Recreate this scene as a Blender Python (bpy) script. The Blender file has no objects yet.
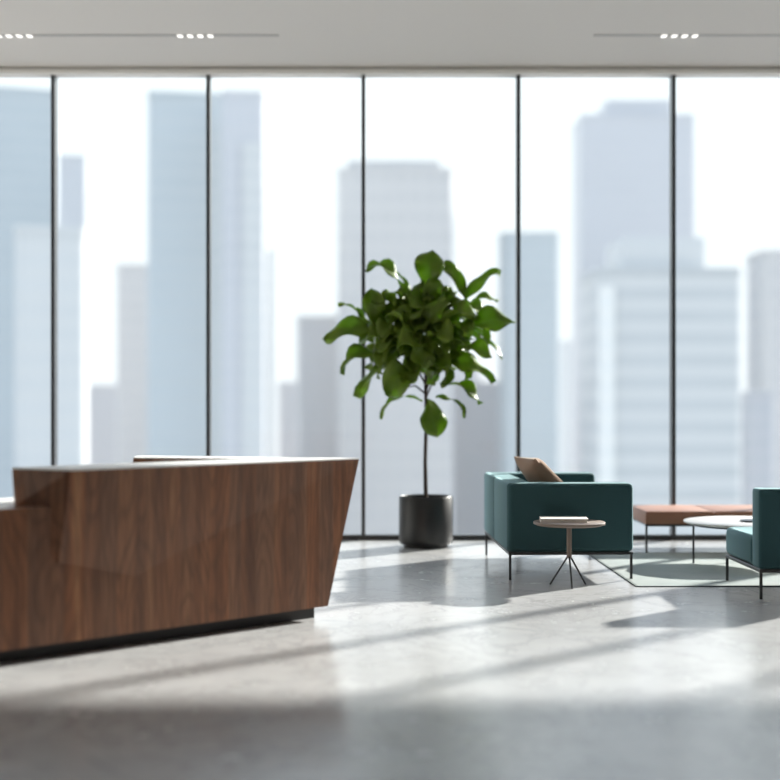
import bpy, bmesh, math, random
from mathutils import Vector, Matrix
R = math.radians
C = bpy.context.scene.collection
random.seed(7)
SUN, SUN_AZ, SKY, EXPO = 8.0, 47, 1.05, 1.02

# ------------------------------------------------------------------ helpers
def obj(name, bm, mat, parent=None, smooth=None):
    me = bpy.data.meshes.new(name)
    bmesh.ops.recalc_face_normals(bm, faces=bm.faces)
    bm.to_mesh(me); bm.free()
    o = bpy.data.objects.new(name, me); C.objects.link(o)
    if mat: me.materials.append(mat)
    if parent: o.parent = parent
    if smooth is not None:
        for p in me.polygons: p.use_smooth = True
        me.set_sharp_from_angle(angle=R(smooth))
    return o

def thing(name, label, cat, loc=(0, 0, 0), rz=0, group=None):
    o = bpy.data.objects.new(name, None); C.objects.link(o)
    o.empty_display_size = .1
    o.location = loc; o.rotation_euler = (0, 0, rz)
    o['label'] = label; o['category'] = cat
    if group: o['group'] = group
    return o

def tag(o, label, cat, group=None):
    o['label'] = label; o['category'] = cat
    if group: o['group'] = group
    return o

def struct(name, bm, mat, parent=None, smooth=None):
    o = obj(name, bm, mat, parent, smooth)
    if not parent: o['kind'] = 'structure'
    return o

def add_box(bm, x0, x1, y0, y1, z0, z1, bev=0, seg=3):
    r = bmesh.ops.create_cube(bm, size=1)
    vs = r['verts']
    for v in vs:
        v.co = Vector((x0 + (v.co.x + .5) * (x1 - x0), y0 + (v.co.y + .5) * (y1 - y0), z0 + (v.co.z + .5) * (z1 - z0)))
    if bev:
        es = list({e for v in vs for e in v.link_edges})
        bmesh.ops.bevel(bm, geom=es, offset=bev, segments=seg, affect='EDGES', profile=.5)
    return bm

def bx(*a, **k): return add_box(bmesh.new(), *a, **k)

def add_tube(bm, pts, rad, n=10):
    """swept round bar through pts; rad is a number or one radius per point"""
    pts = [Vector(p) for p in pts]
    rs = rad if isinstance(rad, (list, tuple)) else [rad] * len(pts)
    rings = []
    for i, p in enumerate(pts):
        d = (pts[min(i + 1, len(pts) - 1)] - pts[max(i - 1, 0)]).normalized()
        a = d.orthogonal() if abs(d.z) > .9 else d.cross(Vector((0, 0, 1)))
        if abs(d.z) > .9: a = d.cross(Vector((0, 1, 0)))
        a.normalize(); b = d.cross(a).normalized()
        rings.append([bm.verts.new(p + rs[i] * (math.cos(2 * math.pi * k / n) * a + math.sin(2 * math.pi * k / n) * b)) for k in range(n)])
    for r0, r1 in zip(rings, rings[1:]):
        for k in range(n):
            bm.faces.new((r0[k], r0[(k + 1) % n], r1[(k + 1) % n], r1[k]))
    bm.faces.new(rings[0]); bm.faces.new(rings[-1])
    return bm

def add_lathe(bm, prof, n=64, c=(0, 0)):
    """closed profile of (radius, z), revolved round a vertical axis"""
    rings = []
    for r, z in prof:
        if r < 1e-6: rings.append([bm.verts.new((c[0], c[1], z))])
        else: rings.append([bm.verts.new((c[0] + r * math.cos(2 * math.pi * k / n), c[1] + r * math.sin(2 * math.pi * k / n), z)) for k in range(n)])
    for r0, r1 in zip(rings, rings[1:]):
        for k in range(n):
            q = (k + 1) % n
            if len(r0) == 1 and len(r1) == 1: continue
            if len(r0) == 1: bm.faces.new((r0[0], r1[k], r1[q]))
            elif len(r1) == 1: bm.faces.new((r0[k], r0[q], r1[0]))
            else: bm.faces.new((r0[k], r0[q], r1[q], r1[k]))
    return bm

def hull(pts):
    bm = bmesh.new()
    for p in pts: bm.verts.new(p)
    r = bmesh.ops.convex_hull(bm, input=list(bm.verts))
    for v in [v for v in bm.verts if not v.link_faces]: bm.verts.remove(v)
    bmesh.ops.dissolve_limit(bm, angle_limit=R(.5), verts=list(bm.verts), edges=list(bm.edges))
    return bm

def prism(poly, z0, z1):
    bm = bmesh.new()
    lo = [bm.verts.new((x, y, z0)) for x, y in poly]; hi = [bm.verts.new((x, y, z1)) for x, y in poly]
    n = len(poly)
    bm.faces.new(lo); bm.faces.new(hi)
    for i in range(n): bm.faces.new((lo[i], lo[(i + 1) % n], hi[(i + 1) % n], hi[i]))
    return bm

# ---------------------------------------------------------------- materials
def mat(name, col, rough=.5, metal=0, spec=.5, **kw):
    m = bpy.data.materials.new(name); m.use_nodes = True
    b = m.node_tree.nodes['Principled BSDF']
    b.inputs['Base Color'].default_value = (*col, 1)
    b.inputs['Roughness'].default_value = rough
    b.inputs['Metallic'].default_value = metal
    b.inputs['Specular IOR Level'].default_value = spec
    for k, v in kw.items(): b.inputs[k.replace('_', ' ')].default_value = v
    return m

class NT:
    def __init__(s, m): s.t = m.node_tree; s.b = s.t.nodes['Principled BSDF']
    def n(s, typ, ins=None, **attrs):
        nd = s.t.nodes.new(typ)
        for k, v in attrs.items(): setattr(nd, k, v)
        for k, v in (ins or {}).items():
            if hasattr(v, 'is_output'): s.t.links.new(v, nd.inputs[k])
            else: nd.inputs[k].default_value = v
        return nd
    def ln(s, a, b): s.t.links.new(a, b)
    def math(s, op, a, b=0.): return s.n('ShaderNodeMath', {0: a, 1: b}, operation=op).outputs[0]
    def mix(s, f, a, b, blend='MIX'):
        nd = s.n('ShaderNodeMix', {'Factor': f}, data_type='RGBA', blend_type=blend)
        for i, v in ((6, a), (7, b)):
            if hasattr(v, 'is_output'): s.t.links.new(v, nd.inputs[i])
            else: nd.inputs[i].default_value = (*v, 1)
        return nd.outputs[2]
    def ramp(s, f, stops):
        nd = s.n('ShaderNodeValToRGB', {0: f}); e = nd.color_ramp.elements
        while len(e) < len(stops): e.new(.5)
        for el, (p, c) in zip(e, stops): el.position = p; el.color = (*c, 1) if len(c) == 3 else c
        return nd.outputs[0]

def fabric(name, col, var=.12, scale=260, rough=.9, sheen=.25):
    m = mat(name, col, rough, spec=.25); t = NT(m)
    tc = t.n('ShaderNodeTexCoord').outputs['Object']
    no = t.n('ShaderNodeTexNoise', {'Vector': tc, 'Scale': scale, 'Detail': 2.}).outputs[0]
    big = t.n('ShaderNodeTexNoise', {'Vector': tc, 'Scale': 5., 'Detail': 3.}).outputs[0]
    f = t.math('ADD', t.math('MULTIPLY', no, .6), t.math('MULTIPLY', big, .4))
    c = t.mix(f, tuple(x * (1 - var) for x in col), tuple(min(1, x * (1 + var)) for x in col))
    t.ln(c, t.b.inputs['Base Color'])
    bp = t.n('ShaderNodeBump', {'Height': no, 'Strength': .15, 'Distance': .002})
    t.ln(bp.outputs[0], t.b.inputs['Normal'])
    t.b.inputs['Sheen Weight'].default_value = sheen
    t.b.inputs['Sheen Roughness'].default_value = .4
    t.b.inputs['Sheen Tint'].default_value = (*[min(1, .32 + 4.2 * x) for x in col], 1)
    return m

def walnut():
    m = mat('walnut_veneer', (.17, .085, .05), .42, spec=.4); t = NT(m)
    tc = t.n('ShaderNodeTexCoord').outputs['Object']
    sp = t.n('ShaderNodeSeparateXYZ', {0: tc})
    u = t.math('ADD', sp.outputs[0], t.math('MULTIPLY', sp.outputs[1], -.43)); z = sp.outputs[2]
    # veneer leaves of uneven width
    wob = t.n('ShaderNodeTexNoise', {'Vector': t.n('ShaderNodeCombineXYZ', {0: u}).outputs[0], 'Scale': 2.3, 'Detail': 1.}).outputs[0]
    uu = t.math('ADD', u, t.math('MULTIPLY', wob, .22))
    leaf = t.math('FLOOR', t.math('DIVIDE', uu, .115))
    rnd = t.n('ShaderNodeTexWhiteNoise', {'W': leaf}, noise_dimensions='1D')
    # long vertical grain, each leaf shifted
    gx = t.math('ADD', u, t.math('MULTIPLY', leaf, 3.7))
    v1 = t.n('ShaderNodeCombineXYZ', {0: t.math('MULTIPLY', gx, 1.), 1: 0., 2: t.math('MULTIPLY', z, .045)}).outputs[0]
    fine = t.n('ShaderNodeTexNoise', {'Vector': v1, 'Scale': 95., 'Detail': 5., 'Roughness': .65}).outputs[0]
    v2 = t.n('ShaderNodeCombineXYZ', {0: u, 1: t.math('MULTIPLY', leaf, .13), 2: t.math('MULTIPLY', z, .04)}).outputs[0]
    band = t.n('ShaderNodeTexNoise', {'Vector': v2, 'Scale': 13., 'Detail': 3., 'Distortion': .15}).outputs[0]
    # cathedral figure: contour lines of a broad stretched field
    v3 = t.n('ShaderNodeCombineXYZ', {0: t.math('ADD', u, t.math('MULTIPLY', leaf, 1.9)), 1: 3.1, 2: t.math('MULTIPLY', z, .20)}).outputs[0]
    fld = t.n('ShaderNodeTexNoise', {'Vector': v3, 'Scale': 4.6, 'Detail': 1.5, 'Roughness': .35}).outputs[0]
    ring = t.math('SINE', t.math('MULTIPLY', fld, 85.))
    ring = t.math('POWER', t.math('ADD', t.math('MULTIPLY', ring, .5), .5), 3.)
    c = t.ramp(band, [(.30, (.125, .049, .026)), (.44, (.225, .090, .043)), (.56, (.30, .121, .056)), (.70, (.40, .182, .084))])
    c = t.mix(t.math('MULTIPLY', rnd.outputs[0], .65), c, (.175, .098, .066))
    c = t.mix(t.math('MULTIPLY', ring, .34), c, (.09, .045, .028))
    f2 = t.ramp(fine, [(.35, (.62, .62, .62)), (.62, (1.12, 1.12, 1.12))])
    c = t.mix(.8, c, f2, 'MULTIPLY')
    t.ln(c, t.b.inputs['Base Color'])
    t.ln(t.ramp(fine, [(.3, (.5, .5, .5)), (.7, (.36, .36, .36))]), t.b.inputs['Roughness'])
    return m

def concrete():
    m = mat('polished_concrete', (.5, .49, .48), .2, spec=.55); t = NT(m)
    tc = t.n('ShaderNodeTexCoord').outputs['Object']
    cloud = t.n('ShaderNodeTexNoise', {'Vector': tc, 'Scale': .55, 'Detail': 6., 'Roughness': .6, 'Distortion': .6}).outputs[0]
    mott = t.n('ShaderNodeTexNoise', {'Vector': tc, 'Scale': 3.2, 'Detail': 8., 'Roughness': .68}).outputs[0]
    vein = t.n('ShaderNodeTexNoise', {'Vector': tc, 'Scale': 1.5, 'Detail': 9., 'Roughness': .72, 'Distortion': 1.2}).outputs[0]
    grit = t.n('ShaderNodeTexNoise', {'Vector': tc, 'Scale': 60., 'Detail': 3.}).outputs[0]
    c = t.ramp(cloud, [(.3, FLOOR_A), (.7, FLOOR_B)])
    c = t.mix(t.ramp(mott, [(.42, (0, 0, 0)), (.62, (.5, .5, .5))]), c, tuple(x * .8 for x in FLOOR_A))
    v = t.math('ABSOLUTE', t.math('SUBTRACT', vein, .5))
    c = t.mix(t.ramp(v, [(.0, (.6, .6, .6)), (.022, (0, 0, 0))]), c, tuple(x * .62 for x in FLOOR_A))
    c = t.mix(t.math('MULTIPLY', grit, .12), c, (.36, .36, .36))
    t.ln(c, t.b.inputs['Base Color'])
    r = t.ramp(mott, [(.3, (.17,) * 3), (.7, (.30,) * 3)])
    t.ln(r, t.b.inputs['Roughness'])
    return m

def facade(name, wall, glass, floor_h, frac=.5, bay=0., rough=.35, spec=.5):
    """horizontal window bands (and bays) on a tower, in the tower's own coordinates"""
    m = mat(name, wall, rough, spec=spec); t = NT(m)
    tc = t.n('ShaderNodeTexCoord').outputs['Object']
    sp = t.n('ShaderNodeSeparateXYZ', {0: tc})
    z = t.math('FRACT', t.math('DIVIDE', sp.outputs[2], floor_h))
    f = t.math('LESS_THAN', z, frac)
    if bay:
        u = t.math('FRACT', t.math('DIVIDE', t.math('ADD', sp.outputs[0], sp.outputs[1]), bay))
        f = t.math('MULTIPLY', f, t.math('LESS_THAN', u, .72))
    no = t.n('ShaderNodeTexNoise', {'Vector': tc, 'Scale': .05, 'Detail': 2.}).outputs[0]
    g = t.mix(no, tuple(x * .9 for x in glass), tuple(min(1, x * 1.1) for x in glass))
    t.ln(t.mix(f, wall, g), t.b.inputs['Base Color'])
    return m

FLOOR_A, FLOOR_B = (.49, .495, .505), (.615, .615, .62)
M = dict(
    wood=walnut(), concrete=concrete(),
    white=mat('white_solid_surface', (.90, .89, .88), .5, spec=.25),
    black=mat('black_plinth', (.012, .012, .012), .5),
    metal=mat('black_metal', (.018, .019, .02), .32, spec=.6),
    mull=mat('mullion_metal', (.03, .032, .035), .3, spec=.6),
    teal=fabric('teal_fabric', (.036, .088, .098), sheen=.9),
    pillow=fabric('taupe_fabric', (.29, .19, .135), .2, 180),
    leather=mat('tan_leather', (.36, .17, .105), .5),
    taupe=mat('taupe_lacquer', (.23, .18, .15), .45),
    marble=mat('pale_stone', (.78, .75, .72), .3),
    pot=mat('charcoal_ceramic', (.017, .0175, .018), .4),
    soil=mat('soil', (.03, .02, .014), .95),
    bark=mat('bark', (.045, .030, .022), .85),
    paper=mat('paper', (.80, .76, .71), .8),
    cover=mat('book_cover', (.80, .74, .70), .6),
    ceil=mat('ceiling_paint', (.66, .63, .60), .9, spec=.2),
    wall=mat('wall_paint', (.78, .76, .73), .9, spec=.2),
    head=mat('header_paint', (.84, .82, .78), .8, spec=.2),
    slot=mat('slot_shade_grey', (.46, .44, .42), .6), gap=mat('shadow_gap', (.62, .60, .57), .8, spec=.2),
    ground=mat('grey_city_ground', (.36, .37, .38), .95, spec=.1),  # one even grey for the ground
)
# leaf: darker midrib/veins, light through the blade
def leaf_mat():
    m = mat('fig_leaf', (.07, .14, .02), .38, spec=.45); t = NT(m)
    uv = t.n('ShaderNodeUVMap').outputs[0]
    sp = t.n('ShaderNodeSeparateXYZ', {0: uv})
    s = t.math('ABSOLUTE', t.math('SUBTRACT', sp.outputs[0], .5))
    rib = t.math('LESS_THAN', s, .018)
    vv = t.math('FRACT', t.math('MULTIPLY', t.math('SUBTRACT', sp.outputs[1], t.math('MULTIPLY', s, .55)), 8.))
    vein = t.math('LESS_THAN', vv, .09)
    no = t.n('ShaderNodeTexNoise', {'Vector': t.n('ShaderNodeTexCoord').outputs['Object'], 'Scale': 3.5, 'Detail': 3.}).outputs[0]
    c = t.ramp(no, [(.3, (.10, .155, .016)), (.55, (.165, .245, .022)), (.75, (.235, .32, .036))])
    c = t.mix(t.math('MULTIPLY', t.math('MAXIMUM', rib, t.math('MULTIPLY', vein, .5)), .5), c, (.16, .24, .06))
    t.ln(c, t.b.inputs['Base Color'])
    tr = t.n('ShaderNodeBsdfTranslucent', {'Color': (.26, .46, .02, 1)})
    mx = t.n('ShaderNodeMixShader', {0: .35, 1: t.b.outputs[0], 2: tr.outputs[0]})
    out = t.t.nodes['Material Output']; t.ln(mx.outputs[0], out.inputs[0])
    return m
M['leaf'] = leaf_mat()
def glass_mat():
    m = bpy.data.materials.new('window_glass'); m.use_nodes = True; nt = m.node_tree
    nt.nodes.remove(nt.nodes['Principled BSDF'])
    tr = nt.nodes.new('ShaderNodeBsdfTransparent'); tr.inputs[0].default_value = (.97, .985, .985, 1)
    gl = nt.nodes.new('ShaderNodeBsdfGlossy'); gl.inputs['Roughness'].default_value = .02
    fr = nt.nodes.new('ShaderNodeFresnel'); fr.inputs[0].default_value = 1.25
    mx = nt.nodes.new('ShaderNodeMixShader')
    nt.links.new(fr.outputs[0], mx.inputs[0]); nt.links.new(tr.outputs[0], mx.inputs[1]); nt.links.new(gl.outputs[0], mx.inputs[2])
    nt.links.new(mx.outputs[0], nt.nodes['Material Output'].inputs[0])
    return m
M['glass'] = glass_mat()
def emit(name, col, s):
    m = bpy.data.materials.new(name); m.use_nodes = True; nt = m.node_tree
    nt.nodes.remove(nt.nodes['Principled BSDF'])
    e = nt.nodes.new('ShaderNodeEmission'); e.inputs[0].default_value = (*col, 1); e.inputs[1].default_value = s
    nt.links.new(e.outputs[0], nt.nodes['Material Output'].inputs[0]); return m
M['lamp'] = emit('lamp_diffuser', (1, .97, .92), .75)

# ------------------------------------------------------------------ the room
XL, XR, YB, YW, ZC = -9.36, 11.87, -3.2, 12.7, 4.605
struct('floor', bx(XL - .2, XR + .2, YB - .2, YW + .12, -.2, 0), M['concrete'])
struct('ceiling', bx(XL - .2, XR + .2, YB - .2, YW + .12, ZC, ZC + .2), M['ceil'])
struct('wall_left', bx(XL - .2, XL, YB, YW + .12, 0, ZC), M['wall'])
struct('wall_right', bx(XR, XR + .2, YB, YW + .12, 0, ZC), M['wall'])
struct('wall_back', bx(XL - .2, XR + .2, YB - .2, YB, 0, ZC), M['wall'])
# pale head strip over the glazing, a shadow gap above it
struct('trim_1', bx(XL, XR, YW - .09, YW + .1, 4.538, 4.578, bev=.004, seg=1), M['head'])
struct('trim_2', bx(XL, XR, YW - .07, YW + .1, 4.578, ZC), M['gap'])
# window bays between the mullions
MX = [-.26 + 1.514 * k for k in range(-6, 9)]
for i, (a, b) in enumerate(zip(MX, MX[1:])):
    w = struct('window_%d' % (i + 1), bx(a + .018, b - .018, YW + .0, YW + .09, 0, .05), M['mull'])
    obj('pane', bx(a + .019, b - .019, YW + .040, YW + .052, .05, 4.538), M['glass'], w)
    obj('mullion', bx(b - .018, b + .018, YW - .03, YW + .10, 0, 4.538), M['mull'], w)
    if i == 0: obj('mullion', bx(a - .018, a + .018, YW - .03, YW + .10, 0, 4.538), M['mull'], w)

# linear ceiling lights parallel to the glazing; grey slot strips paint the shaded recess
def linear_light(label, x0, x1, xs):
    t = thing('linear_ceiling_light', label, 'ceiling light', ((x0 + x1) / 2, 11.56, ZC), 0, 'linear ceiling lights')
    cx = (x0 + x1) / 2
    obj('slot', bx(x0 - cx, x1 - cx, -.036, .036, -.004, 0), M['slot'], t)
    for x in xs:
        obj('lamp', bx(x - cx - .024, x - cx + .024, -.04, .04, -.012, -.004, bev=.003, seg=2), M['lamp'], t)
linear_light('thin ceiling light slot over the reception desk with two clusters of lit lamps', -4.9, -.986,
             [-3.48 + .0915 * k for k in range(-2, 4)] + [-1.868 + .0905 * k for k in range(4)])
linear_light('thin ceiling light slot over the lounge seating with one visible cluster of lit lamps', 1.81, 5.7,
             [2.437 + .0915 * k for k in range(4)] + [4.05 + .0915 * k for k in range(4)])

# ---------------------------------------------------------- reception desk
# local x runs along the long front, local y inward, z up
ZT, ZL, ZB = .972, .775, .08
desk = thing('reception_desk', 'faceted walnut reception desk with white tops and black recessed plinth', 'reception desk',
             (-1.94, 6.49, 0), math.atan2(.6883, .7255))
A, G, W1, W2, K, B = (.345, -.078), (2.406, 0), (1.635, 1.316), (1.443, 1.071), (1.824, .42), (.217, .31)
K2 = (2.16, .42)
# long high front
obj('front_body', hull([(.40, 0, ZB), (2.15, 0, ZB), (2.06, .42, ZB), (.40, .42, ZB),
                        (.40, 0, ZT), (G[0], 0, ZT), (K2[0], .42, ZT), (.40, .42, ZT)]), M['wood'], desk)
# overhanging facet at the left end of the high counter
obj('angled_facet', hull([(*A, ZT), (.30, -.036, .502), (.776, 0, .387), (*G, ZT), (*B, ZT), (.150, .155, ZL + .015), (.295, .0, ZL + .005), (.29, .42, ZT), (.29, .40, ZL + .015),
                          (1.6, .1, ZT), (1.0, .40, ZT), (1.0, .40, ZL), (.9, .05, .45)]), M['wood'], desk)
# low working end running out to the left
bm = bx(-1.25, .40, 0, .05, ZB, ZL + .014); add_box(bm, .10, .40, .05, .20, ZB, ZL + .014)
obj('low_front', bm, M['wood'], desk)
obj('low_side', bx(-1.25, -1.20, .05, .72, ZB, ZL), M['wood'], desk)
obj('worktop', prism([(-1.25, .05), (.10, .05), (.10, .20), (.45, .20), (.45, .42), (1.70, .42), (1.70, .74), (-1.25, .74)], ZL, ZL + .014), M['white'], desk)
# return wing behind
obj('return_body', hull([(2.06, .42, ZB), (1.40, 1.25, ZB), (1.42, 1.071, ZB), (1.80, .42, ZB),
                         (K2[0], .42, ZT), (*W1, ZT), (*W2, ZT), (K[0], .42, ZT)]), M['wood'], desk)
obj('counter_top', prism([A, G, W1, W2, K, B], ZT, ZT + .009), M['white'], desk)
obj('plinth', prism([(-1.1, .10), (2.125, .10), (2.0, .36), (1.55, 1.0), (1.45, .95), (1.75, .36), (-1.1, .36)], 0, ZB), M['black'], desk)

# ------------------------------------------------------------------ sofa
sofa = thing('sofa', 'teal upholstered two seat sofa on slim black legs beside the rug', 'sofa', (.885, 9.75, 0), R(1.9))
W, L, H0, H1 = .952, 1.70, .208, .727
obj('frame', bx(.004, W - .004, .004, L - .004, .188, H0, bev=.003, seg=1), M['metal'], sofa)
for x in (.018, W - .018):
    for y in (.018, L - .018):
        obj('leg', bx(x - .009, x + .009, y - .009, y + .009, .0075 if x > .5 else 0, .189), M['metal'], sofa)
obj('armrest', bx(0, W, 0, .19, H0, H1, bev=.04, seg=4), M['teal'], sofa, 40)
obj('armrest', bx(0, W, L - .19, L, H0, H1, bev=.04, seg=4), M['teal'], sofa, 40)
obj('backrest', bx(-.004, .2, .02, L * .545, H0, H1 + .002, bev=.03, seg=4), M['teal'], sofa, 40)
obj('backrest', bx(-.004, .2, L * .545, L - .02, H0, H1 + .002, bev=.03, seg=4), M['teal'], sofa, 40)
obj('seat_cushion', bx(.2, W - .005, .19, L / 2, H0, .42, bev=.03, seg=4), M['teal'], sofa, 40)
obj('seat_cushion', bx(.2, W - .005, L / 2, L - .19, H0, .42, bev=.03, seg=4), M['teal'], sofa, 40)

# throw pillow leaning on the sofa back
def pillow_mesh(w, h, t, n=14):
    bm = bmesh.new(); top, bot = {}, {}
    for i in range(n + 1):
        for j in range(n + 1):
            u, v = i / n * 2 - 1, j / n * 2 - 1
            pin = 1 - .10 * (1 - u * u) * (abs(v) ** 3)
            pin2 = 1 - .10 * (1 - v * v) * (abs(u) ** 3)
            th = t / 2 * ((1 - u ** 4) * (1 - v ** 4)) ** .55
            th *= 1 + .10 * math.sin(4 * u + 3 * v)
            x, y = u * w / 2 * pin2, v * h / 2 * pin
            top[i, j] = bm.verts.new((x, y, th))
            bot[i, j] = top[i, j] if i in (0, n) or j in (0, n) else bm.verts.new((x, y, -th))
    for i in range(n):
        for j in range(n):
            for d in (top, bot):
                bm.faces.new((d[i, j], d[i + 1, j], d[i + 1, j + 1], d[i, j + 1]))
    return bm
pil = tag(obj('throw_pillow', pillow_mesh(.50, .52, .15), M['pillow'], None, 80), 'brown throw pillow leaning on the teal sofa back', 'pillow')
pil.matrix_world = (Matrix.Translation((1.222, 10.24, .712)) @ Matrix.Rotation(R(14), 4, 'Z') @ Matrix.Rotation(R(48), 4, 'Y')
                    @ Matrix.Rotation(R(90), 4, 'Z') @ Matrix.Identity(4))

# ------------------------------------------------------------- side table
st = thing('side_table', 'small round side table with tripod foot in front of sofa', 'side table', (1.30, 9.43, 0))
obj('table_top', add_lathe(bmesh.new(), [(0, .442), (.235, .442), (.258, .452), (.26, .466), (.255, .470), (0, .470)]), M['taupe'], st, 40)
obj('stem', add_lathe(bmesh.new(), [(0, .205), (.019, .205), (.019, .442), (0, .442)], 24), M['taupe'], st, 40)
for k in range(3):
    a = R(-90 + 120 * k)
    obj('leg', add_tube(bmesh.new(), [(.012 * math.cos(a), .012 * math.sin(a), .215), (.150 * math.cos(a), .150 * math.sin(a), .004)], .007, 8), M['metal'], st)
bk = thing('book', 'closed pale book lying on the small side table', 'book', (1.258, 9.42, .4705), R(-4))
obj('page_block', bx(-.165, .162, -.11, .107, .003, .025), M['paper'], bk)
bm = bx(-.17, .17, -.115, .112, 0, .003); add_box(bm, -.17, .17, -.115, .112, .025, .028); add_box(bm, -.17, -.166, -.115, .112, .003, .025)
obj('cover', bm, M['cover'], bk)

# ------------------------------------------------------------- lounge chair
ch = thing('lounge_chair', 'teal armless lounge chair seen from behind at the rug edge', 'armchair', (2.498, 8.79, 0))
CW = .76
obj('frame', bx(.004, CW - .004, .004, .906, .178, .202, bev=.003, seg=1), M['metal'], ch)
for x in (.014, CW - .014):
    for y in (.014, .896):
        obj('leg', bx(x - .009, x + .009, y - .009, y + .009, .0075 if y > .5 else 0, .18), M['metal'], ch)
obj('seat', bx(0, CW, .18, .91, .202, .412, bev=.045, seg=4), M['teal'], ch, 40)
obj('backrest', bx(0, CW, 0, .190, .202, .745, bev=.024, seg=4), M['teal'], ch, 40)

# ----------------------------------------------------------------- rug
def rug_mat():
    m = mat('sage_rug', (.40,.43,.42), .95, spec=.1); t = NT(m)
    tc = t.n('ShaderNodeTexCoord').outputs['Object']
    a = t.n('ShaderNodeTexNoise', {'Vector': tc, 'Scale': 1.6, 'Detail': 5., 'Roughness': .6}).outputs[0]
    b = t.n('ShaderNodeTexNoise', {'Vector': tc, 'Scale': 160., 'Detail': 2.}).outputs[0]
    c = t.ramp(a, [(.3, (.33, .385, .385)), (.7, (.46, .49, .475))])
    t.ln(t.mix(.25, c, t.ramp(b, [(.3, (.6, .6, .6)), (.7, (1, 1, 1))]), 'MULTIPLY'), t.b.inputs['Base Color'])
    return m
M['rug'] = rug_mat()
M['rug_edge'] = fabric('rug_edge', (.10, .12, .12))
rug = thing('rug', 'flat sage green rug with thin dark border under the lounge seating', 'rug', (1.777, 9.385, 0), R(.8))
RW, RD, e = 2.75, 2.17, .018
obj('pile', bx(e, RW - e, e, RD - e, 0.0005, .006), M['rug'], rug)
bm = bx(0, RW, 0, e, .0005, .007); add_box(bm, 0, RW, RD - e, RD, .0005, .007); add_box(bm, 0, e, e, RD - e, .0005, .007); add_box(bm, RW - e, RW, e, RD - e, .0005, .007)
obj('border', bm, M['rug_edge'], rug)

# ------------------------------------------------------------- coffee table
ct = thing('coffee_table', 'round white coffee table on thin black legs standing on the rug', 'coffee table', (2.94, 10.76, .0075))
obj('table_top', add_lathe(bmesh.new(), [(0, .330), (.485, .330), (.50, .338), (.50, .345), (.494, .350), (0, .350)], 96), M['marble'], ct, 40)
obj('frame', add_lathe(bmesh.new(), [(.425, .312), (.435, .312), (.435, .330), (.425, .330), (.425, .312)], 64), M['metal'], ct, 40)
for k in range(3):
    a = R(180 + 120 * k)
    obj('leg', add_tube(bmesh.new(), [(.428 * math.cos(a), .428 * math.sin(a), 0), (.428 * math.cos(a), .428 * math.sin(a), .33)], .009, 10), M['metal'], ct)
dish = tag(obj('dish', add_lathe(bmesh.new(), [(0, 0), (.07, 0), (.10, .010), (.104, .012), (.100, .014), (.07, .005), (0, .005)], 48), M['metal'], None, 40),
           'shallow dark dish on the white coffee table behind the chair back', 'dish')
dish.location = (2.98, 10.70, .3575)

# -------------------------------------------------------------------- bench
be = thing('bench', 'long tan leather bench on black legs by the windows', 'bench', (2.28, 11.6, .0))
BL, BD = 1.24, .80
bm = bx(0, BL, 0, BD, .252, .345, bev=.012, seg=3)
obj('seat_base', bm, M['leather'], be, 40)
for k in range(2):
    bm = bx(.003 + k * BL / 2, BL / 2 - .003 + k * BL / 2, .003, BD - .003, .335, .368, bev=.014, seg=3)
    obj('seat_pad', bm, M['leather'], be, 40)
obj('frame', bx(.02, BL - .02, .02, BD - .02, .232, .253), M['metal'], be)
for x in (.012, BL - .012):
    for y in (.02, BD - .02):
        obj('leg', bx(x - .009, x + .009, y - .009, y + .009, 0, .252), M['metal'], be)

# ------------------------------------------------------------- potted fig
PX, PY = .335, 12.1
fig = thing('potted_fig_tree', 'tall broad leaved fig tree in a charcoal pot by the windows', 'potted plant', (PX, PY, 0))
obj('pot', add_lathe(bmesh.new(), [(0, .03), (.236, .03), (.247, .042), (.252, .06), (.252, .466), (.247, .473), (.240, .473), (.234, .466), (.234, .40), (0, .40)], 72), M['pot'], fig, 40)
obj('pot_base', add_lathe(bmesh.new(), [(0, 0), (.205, 0), (.205, .031), (0, .031)], 48), M['black'], fig, 40)
bm = bmesh.new()
add_lathe(bm, [(0, .401), (.233, .401), (.233, .435), (.15, .445), (0, .45)], 48)
obj('soil', bm, M['soil'], fig, 40)
def loc(x, dy, z): return Vector((x - PX, dy, z))
obj('trunk', add_tube(bmesh.new(), [(0, 0, .42), (-.008, 0, .8), (.004, .005, 1.2), (-.004, 0, 1.5), (.0, -.01, 1.8), (.02, .0, 2.1), (.05, 0, 2.35)],
                      [.021, .018, .017, .016, .014, .011, .007], 12), M['bark'], fig, 60)
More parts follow.
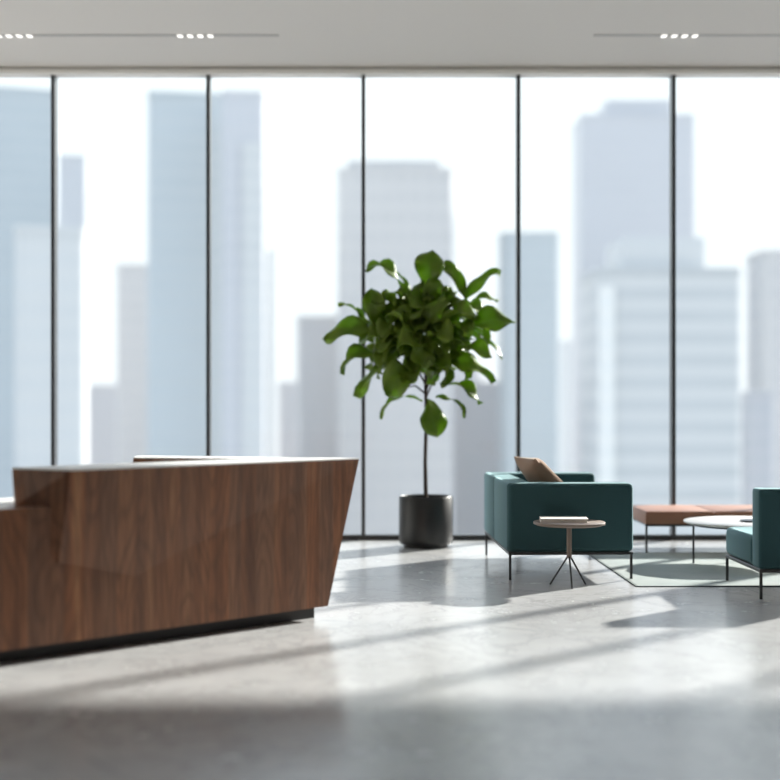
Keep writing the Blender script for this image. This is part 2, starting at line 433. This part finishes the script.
LEAVES = [
    ((0.335, -0.05, 2.371), (0.382, -0.12, 2.743), 0.27, 1, 0.03),
    ((0.168, 0, 2.315), (-0.233, 0.05, 2.576), 0.15, 0.25, 0.1),
    ((0.205, 0.1, 2.371), (-0.084, 0.22, 2.65), 0.07, 0.1, 0.02),
    ((-0.121, -0.1, 2.017), (-0.168, -0.2, 2.389), 0.21, 1, 0.02),
    ((-0.205, 0.1, 2.054), (-0.493, 0.22, 2.259), 0.09, 0.15, 0.04),
    ((-0.093, -0.12, 2.017), (-0.605, -0.2, 1.905), 0.21, 0.75, 0.05),
    ((0.019, -0.1, 1.738), (-0.456, -0.18, 1.607), 0.17, 0.35, 0.1),
    ((0.168, 0, 1.626), (-0.298, -0.1, 1.384), 0.18, 0.4, 0.12),
    ((0.298, 0.05, 1.347), (-0.093, 0.1, 1.188), 0.08, 0.2, 0.09),
    ((0.205, -0.18, 1.663), (-0.019, -0.32, 1.393), 0.3, 0.85, 0.05),
    ((0.345, -0.12, 1.365), (0.428, -0.2, 1.021), 0.25, 1, 0.02),
    ((0.428, 0.05, 1.384), (0.708, 0.1, 1.198), 0.09, 0.25, 0.05),
    ((0.466, -0.05, 1.505), (0.838, -0.1, 1.328), 0.13, 0.4, 0.06),
    ((0.466, -0.1, 1.663), (0.931, -0.22, 1.514), 0.19, 0.55, 0.09),
    ((0.605, 0.1, 1.905), (1.071, 0.22, 1.756), 0.08, 0.15, 0.07),
    ((0.521, -0.1, 1.812), (0.931, -0.25, 1.756), 0.15, 0.6, 0.05),
    ((0.67, -0.12, 1.998), (1.136, -0.2, 2.064), 0.22, 0.8, 0.07),
    ((0.67, 0.05, 2.222), (1.034, 0.1, 2.548), 0.13, 0.55, 0.08),
    ((0.708, -0.05, 2.296), (0.503, -0.05, 2.631), 0.14, 0.8, 0.05),
    ((0.67, 0.1, 2.222), (1.024, 0.2, 2.306), 0.09, 0.4, 0.04),
    ((0.354, -0.1, 2.296), (0.466, -0.2, 2.455), 0.2, 1, 0.02),
    ((0.428, 0.05, 2.091), (0.577, 0, 2.408), 0.2, 0.8, 0.03),
    ((0.326, -0.2, 2.017), (0.54, -0.32, 2.25), 0.2, 0.7, 0.04),
    ((0.372, -0.2, 1.97), (0.801, -0.34, 2.129), 0.18, 0.3, 0.06),
    ((0.298, -0.22, 1.877), (-0.047, -0.36, 2.129), 0.22, 0.45, 0.06),
    ((0.317, -0.24, 1.831), (0.056, -0.4, 1.831), 0.22, 0.6, 0.05),
    ((0.326, -0.24, 1.877), (0.577, -0.42, 1.905), 0.22, 0.5, 0.05),
    ((0.354, -0.15, 2.11), (0.14, -0.28, 2.296), 0.19, 0.6, 0.04),
    ((0.093, -0.1, 2.064), (-0.093, -0.25, 1.877), 0.2, 0.6, 0.05),
    ((0.326, -0.15, 1.691), (0.577, -0.3, 1.626), 0.2, 0.5, 0.05),
    ((0.279, -0.12, 1.626), (0.13, -0.3, 1.496), 0.2, 0.5, 0.05),
    ((0.372, -0.05, 1.505), (0.521, -0.22, 1.682), 0.18, 0.5, 0.05),
    ((0.354, -0.22, 1.626), (0.205, -0.34, 1.812), 0.2, 0.8, 0.03),
    ((0.466, -0.15, 2.017), (0.745, -0.3, 1.942), 0.18, 0.5, 0.06),
    ((0.261, 0.0, 2.185), (0.019, -0.1, 2.334), 0.16, 0.5, 0.05),
]
def leaf(bm, uvl, b, t, w, facing, arch, nu=6, nv=12, droop=0.):
    b, t = Vector(b), Vector(t)
    d = t - b; Ln = d.length
    up = Vector((0, -facing, 1 - facing * .75)).normalized()
    side = d.cross(up)
    if side.length < .05: side = d.cross(Vector((0, -1, .2)))
    side.normalize()
    nrm = side.cross(d).normalized()
    c = b * .42 + t * .58 + Vector((0, 0, 1)) * arch * 2 * (1 - .55 * facing) + nrm * (arch * .8 + .03)
    ph = random.random() * 6
    rows = []
    for i in range(nv + 1):
        s = i / nv
        p = b * (1 - s) ** 2 + c * 2 * s * (1 - s) + t * s * s
        tan = ((c - b) * (1 - s) + (t - c) * s).normalized()
        n2 = side.cross(tan).normalized()
        # obovate "fiddle" outline: narrow neck, broad beyond the middle, blunt tip
        prof = math.sin(math.pi * min(1, max(0, (s - .07) / .93)) ** 1.25) ** .62 if s > .07 else 0
        prof *= 1 if s < .6 else 1 - .25 * ((s - .6) / .4) ** 2
        hw = max(.006 if s < .97 else .003, w / 2 * prof)
        row = []
        for j in range(nu + 1):
            q = j / nu * 2 - 1
            wav = .06 * w / .2 * math.sin(9 * s + ph + (2 if q > 0 else 0)) * q * q
            off = n2 * (abs(q) ** 1.5 * hw * .40 + wav)
            v = bm.verts.new(p + side * q * hw + off)
            row.append((v, (j / nu, s)))
        rows.append(row)
    for r0, r1 in zip(rows, rows[1:]):
        for j in range(nu):
            q = (r0[j], r0[j + 1], r1[j + 1], r1[j])
            f = bm.faces.new([v for v, _ in q])
            for lp, (_, uv) in zip(f.loops, q): lp[uvl].uv = uv
bm = bmesh.new(); uvl = bm.loops.layers.uv.new('UVMap')
for b, t, w, fc, ar in LEAVES:
    leaf(bm, uvl, loc(*b), loc(*t), w * 1.02, fc, ar)
rl = random.Random(11)
for k in range(92):
    # leaves all round the crown, each bowed outward and hanging a little at the tip
    zz = 1 - 2 * (k + .5) / 92; a = k * 2.39996 + rl.uniform(-.25, .25)
    q = math.sqrt(max(0, 1 - zz * zz)); dr = Vector((q * math.cos(a), q * math.sin(a), zz))
    rad = Vector((.70 * dr.x, .46 * dr.y, (.58 if zz > 0 else .50) * dr.z))
    far = rl.uniform(.62, .98)
    o = Vector((-.03, 0, 2.0)) + rad * (far - rl.uniform(.50, .62)) + Vector((0, 0, -.03))
    tp = Vector((-.03, 0, 2.02)) + rad * far - Vector((0, 0, .05 + .08 * q))
    if (tp - o).length < .26: o = tp - (tp - o).normalized() * .28
    leaf(bm, uvl, o, tp, rl.uniform(.13, .20), rl.uniform(.0, .55), rl.uniform(.03, .08))
lf = obj('foliage', bm, M['leaf'], fig, 180)
sm = lf.modifiers.new('thickness', 'SOLIDIFY'); sm.thickness = .0016
for pts in ([(0, 0, 1.45), (.06, -.04, 1.6), (.14, -.06, 1.85), (.28, -.05, 2.1), (.36, .0, 2.3)],
            [(0, 0, 1.5), (-.08, .0, 1.65), (-.18, -.05, 1.85), (-.33, -.06, 2.0)],
            [(0, 0, 1.6), (-.05, -.08, 1.85), (-.1, -.05, 2.1), (-.14, .0, 2.3)],
            [(.01, 0, 1.7), (.08, .1, 1.9), (.2, .12, 2.05), (.33, .12, 2.15)],
            [(.005, 0, 1.4), (.05, .03, 1.5), (.10, .04, 1.58), (.16, -.02, 1.66)],
            [(.0, 0, 1.42), (-.1, .04, 1.5), (-.2, .06, 1.48)]):
    obj('branch', add_tube(bmesh.new(), pts, [.010] + [.008] * (len(pts) - 2) + [.005], 8), M['bark'], fig, 60)

# ---------------------------------------------------------------- the city
ZG = -96.
struct('city_ground', bx(-400, 400, 20, 1100, ZG - 2, ZG), M['ground'])
BLUE = facade('blue_glass_facade', (.47, .495, .50), (.455, .485, .495), 4., .6, 0, .3)  # pale, close wall and glass tones put haze into the facade colours
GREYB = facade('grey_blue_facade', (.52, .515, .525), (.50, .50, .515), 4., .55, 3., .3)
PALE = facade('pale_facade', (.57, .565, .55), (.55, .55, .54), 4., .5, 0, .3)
SUNLIT = facade('painted_sunlit_facade', (.72, .70, .66), (.68, .67, .64), 4., .5, 0, .5)
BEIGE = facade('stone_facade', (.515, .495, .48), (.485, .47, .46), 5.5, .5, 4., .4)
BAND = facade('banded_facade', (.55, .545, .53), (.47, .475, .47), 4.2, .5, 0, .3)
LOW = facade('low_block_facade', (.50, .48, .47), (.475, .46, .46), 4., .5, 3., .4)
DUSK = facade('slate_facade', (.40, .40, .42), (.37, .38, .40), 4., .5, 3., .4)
def rounded(w, d, z0, z1, n=8):
    r = min(2., w * .3, d * .3); poly = []
    for cx, cy, a0 in ((w / 2 - r, d / 2 - r, 0), (-w / 2 + r, d / 2 - r, 90), (-w / 2 + r, -d / 2 + r, 180), (w / 2 - r, -d / 2 + r, 270)):
        for k in range(n + 1):
            a = R(a0 + 90 * k / n); poly.append((cx + r * math.cos(a), cy + r * math.sin(a)))
    return prism(poly, z0, z1)
def tower(label, x, y, w, top, m, d=None, crown=None, fins=None, rz=0, name='skyscraper'):
    """body from the street to the roof; crown = list of (x0, x1, height, material) steps on the roof"""
    d = d or min(w, 24)
    w += 1.6
    if x < 0:                      # left towers turned to hide their sunlit right sides from the camera
        rz = math.atan2(-x, y); w *= math.cos(rz)
    t = thing(name, label, 'skyscraper', (x - d / 2 * math.sin(rz), y + d / 2 * math.cos(rz), ZG), rz, 'city towers beyond the windows')
    h = top - ZG
    obj('tower_body', rounded(w, d, 0, h), m, t, 30)
    obj('parapet', rounded(w + .3, d + .3, h - 1.2, h + .01), m, t, 30)
    for (a, b, hh, mm) in (crown or []):
        obj('roof_step', bx(a, b, -d * .38, d * .38, h, h + hh), mm or m, t)
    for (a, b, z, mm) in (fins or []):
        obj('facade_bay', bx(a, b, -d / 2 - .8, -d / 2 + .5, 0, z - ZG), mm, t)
    return t
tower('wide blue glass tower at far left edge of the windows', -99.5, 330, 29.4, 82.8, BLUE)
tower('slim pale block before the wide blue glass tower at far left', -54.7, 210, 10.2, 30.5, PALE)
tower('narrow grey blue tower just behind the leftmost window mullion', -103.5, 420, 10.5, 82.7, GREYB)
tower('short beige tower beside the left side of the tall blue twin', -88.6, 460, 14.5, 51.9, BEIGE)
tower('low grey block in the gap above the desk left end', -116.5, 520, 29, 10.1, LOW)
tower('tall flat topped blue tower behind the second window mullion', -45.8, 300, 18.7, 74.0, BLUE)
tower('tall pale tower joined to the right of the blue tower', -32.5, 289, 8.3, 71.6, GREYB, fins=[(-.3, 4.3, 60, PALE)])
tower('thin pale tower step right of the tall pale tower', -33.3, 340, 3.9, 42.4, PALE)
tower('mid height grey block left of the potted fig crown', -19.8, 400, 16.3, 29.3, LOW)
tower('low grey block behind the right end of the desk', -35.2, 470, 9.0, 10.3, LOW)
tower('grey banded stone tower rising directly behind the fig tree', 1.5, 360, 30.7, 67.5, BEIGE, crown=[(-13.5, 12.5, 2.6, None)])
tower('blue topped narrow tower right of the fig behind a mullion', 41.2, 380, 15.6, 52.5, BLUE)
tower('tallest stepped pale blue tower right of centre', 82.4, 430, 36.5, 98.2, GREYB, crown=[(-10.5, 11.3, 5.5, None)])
tower('banded white office tower in front of the tallest stepped tower', 52.8, 245, 26, 27.6, BAND, crown=[(-8.5, 7.2, 6.1, PALE)], fins=[(-13.4, -10.6, 24, SUNLIT)])  # near-white bay puts a sunlit left edge into the colour
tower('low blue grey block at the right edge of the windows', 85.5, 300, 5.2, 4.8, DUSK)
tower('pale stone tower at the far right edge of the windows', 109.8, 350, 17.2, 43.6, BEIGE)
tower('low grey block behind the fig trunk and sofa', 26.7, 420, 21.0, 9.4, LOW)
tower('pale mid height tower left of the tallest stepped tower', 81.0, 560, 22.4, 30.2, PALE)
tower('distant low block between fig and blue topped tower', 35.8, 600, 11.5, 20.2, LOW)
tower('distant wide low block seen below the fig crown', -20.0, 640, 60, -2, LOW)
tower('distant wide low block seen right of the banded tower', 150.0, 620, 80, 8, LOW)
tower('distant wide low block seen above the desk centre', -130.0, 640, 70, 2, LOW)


# ------------------------------------------------------------ light, camera
w = bpy.data.worlds.new('sky'); bpy.context.scene.world = w; w.use_nodes = True
nt = w.node_tree; bg = nt.nodes['Background']
tcw = nt.nodes.new('ShaderNodeTexCoord'); spw = nt.nodes.new('ShaderNodeSeparateXYZ'); rw = nt.nodes.new('ShaderNodeValToRGB')
nt.links.new(tcw.outputs['Generated'], spw.inputs[0]); nt.links.new(spw.outputs[2], rw.inputs[0]); nt.links.new(rw.outputs[0], bg.inputs[0])
rw.color_ramp.elements[0].position = 0; rw.color_ramp.elements[0].color = (.545, .565, .58, 1)
rw.color_ramp.elements[1].position = 1; rw.color_ramp.elements[1].color = (.36, .55, .88, 1)
e1 = rw.color_ramp.elements.new(.24); e1.color = (.56, .60, .62, 1)
e2 = rw.color_ramp.elements.new(.38); e2.color = (.86, .98, 1.1, 1)
bg.inputs[1].default_value = SKY
sd = bpy.data.lights.new('sun', 'SUN'); sd.energy = SUN; sd.angle = R(1.5); sd.color = (1, .95, .88)
so = bpy.data.objects.new('sun', sd); C.objects.link(so)
az = R(SUN_AZ); el = math.atan(.647 * math.cos(az))
so.rotation_euler = Vector((math.sin(az) * math.cos(el), math.cos(az) * math.cos(el), math.sin(el))).to_track_quat('Z', 'Y').to_euler()
so.location = (9, 22, 14)

cd = bpy.data.cameras.new('camera'); co = bpy.data.objects.new('camera', cd); C.objects.link(co)
cd.sensor_width = 36; cd.lens = 60; cd.shift_y = 17 / 780
cd.clip_end = 3000
co.location = (0, 0, 1.3); co.rotation_euler = (R(90), 0, 0)
cd.dof.use_dof = True; cd.dof.focus_distance = 9.3; cd.dof.aperture_fstop = .66
sc = bpy.context.scene; sc.camera = co
sc.view_settings.view_transform = 'Standard'; sc.view_settings.look = 'None'
sc.view_settings.gamma = 1; sc.view_settings.exposure = EXPO
sc.cycles.use_denoising = True
sc.cycles.max_bounces = 14; sc.cycles.diffuse_bounces = 8; sc.cycles.transparent_max_bounces = 16
sc.cycles.sample_clamp_indirect = 8
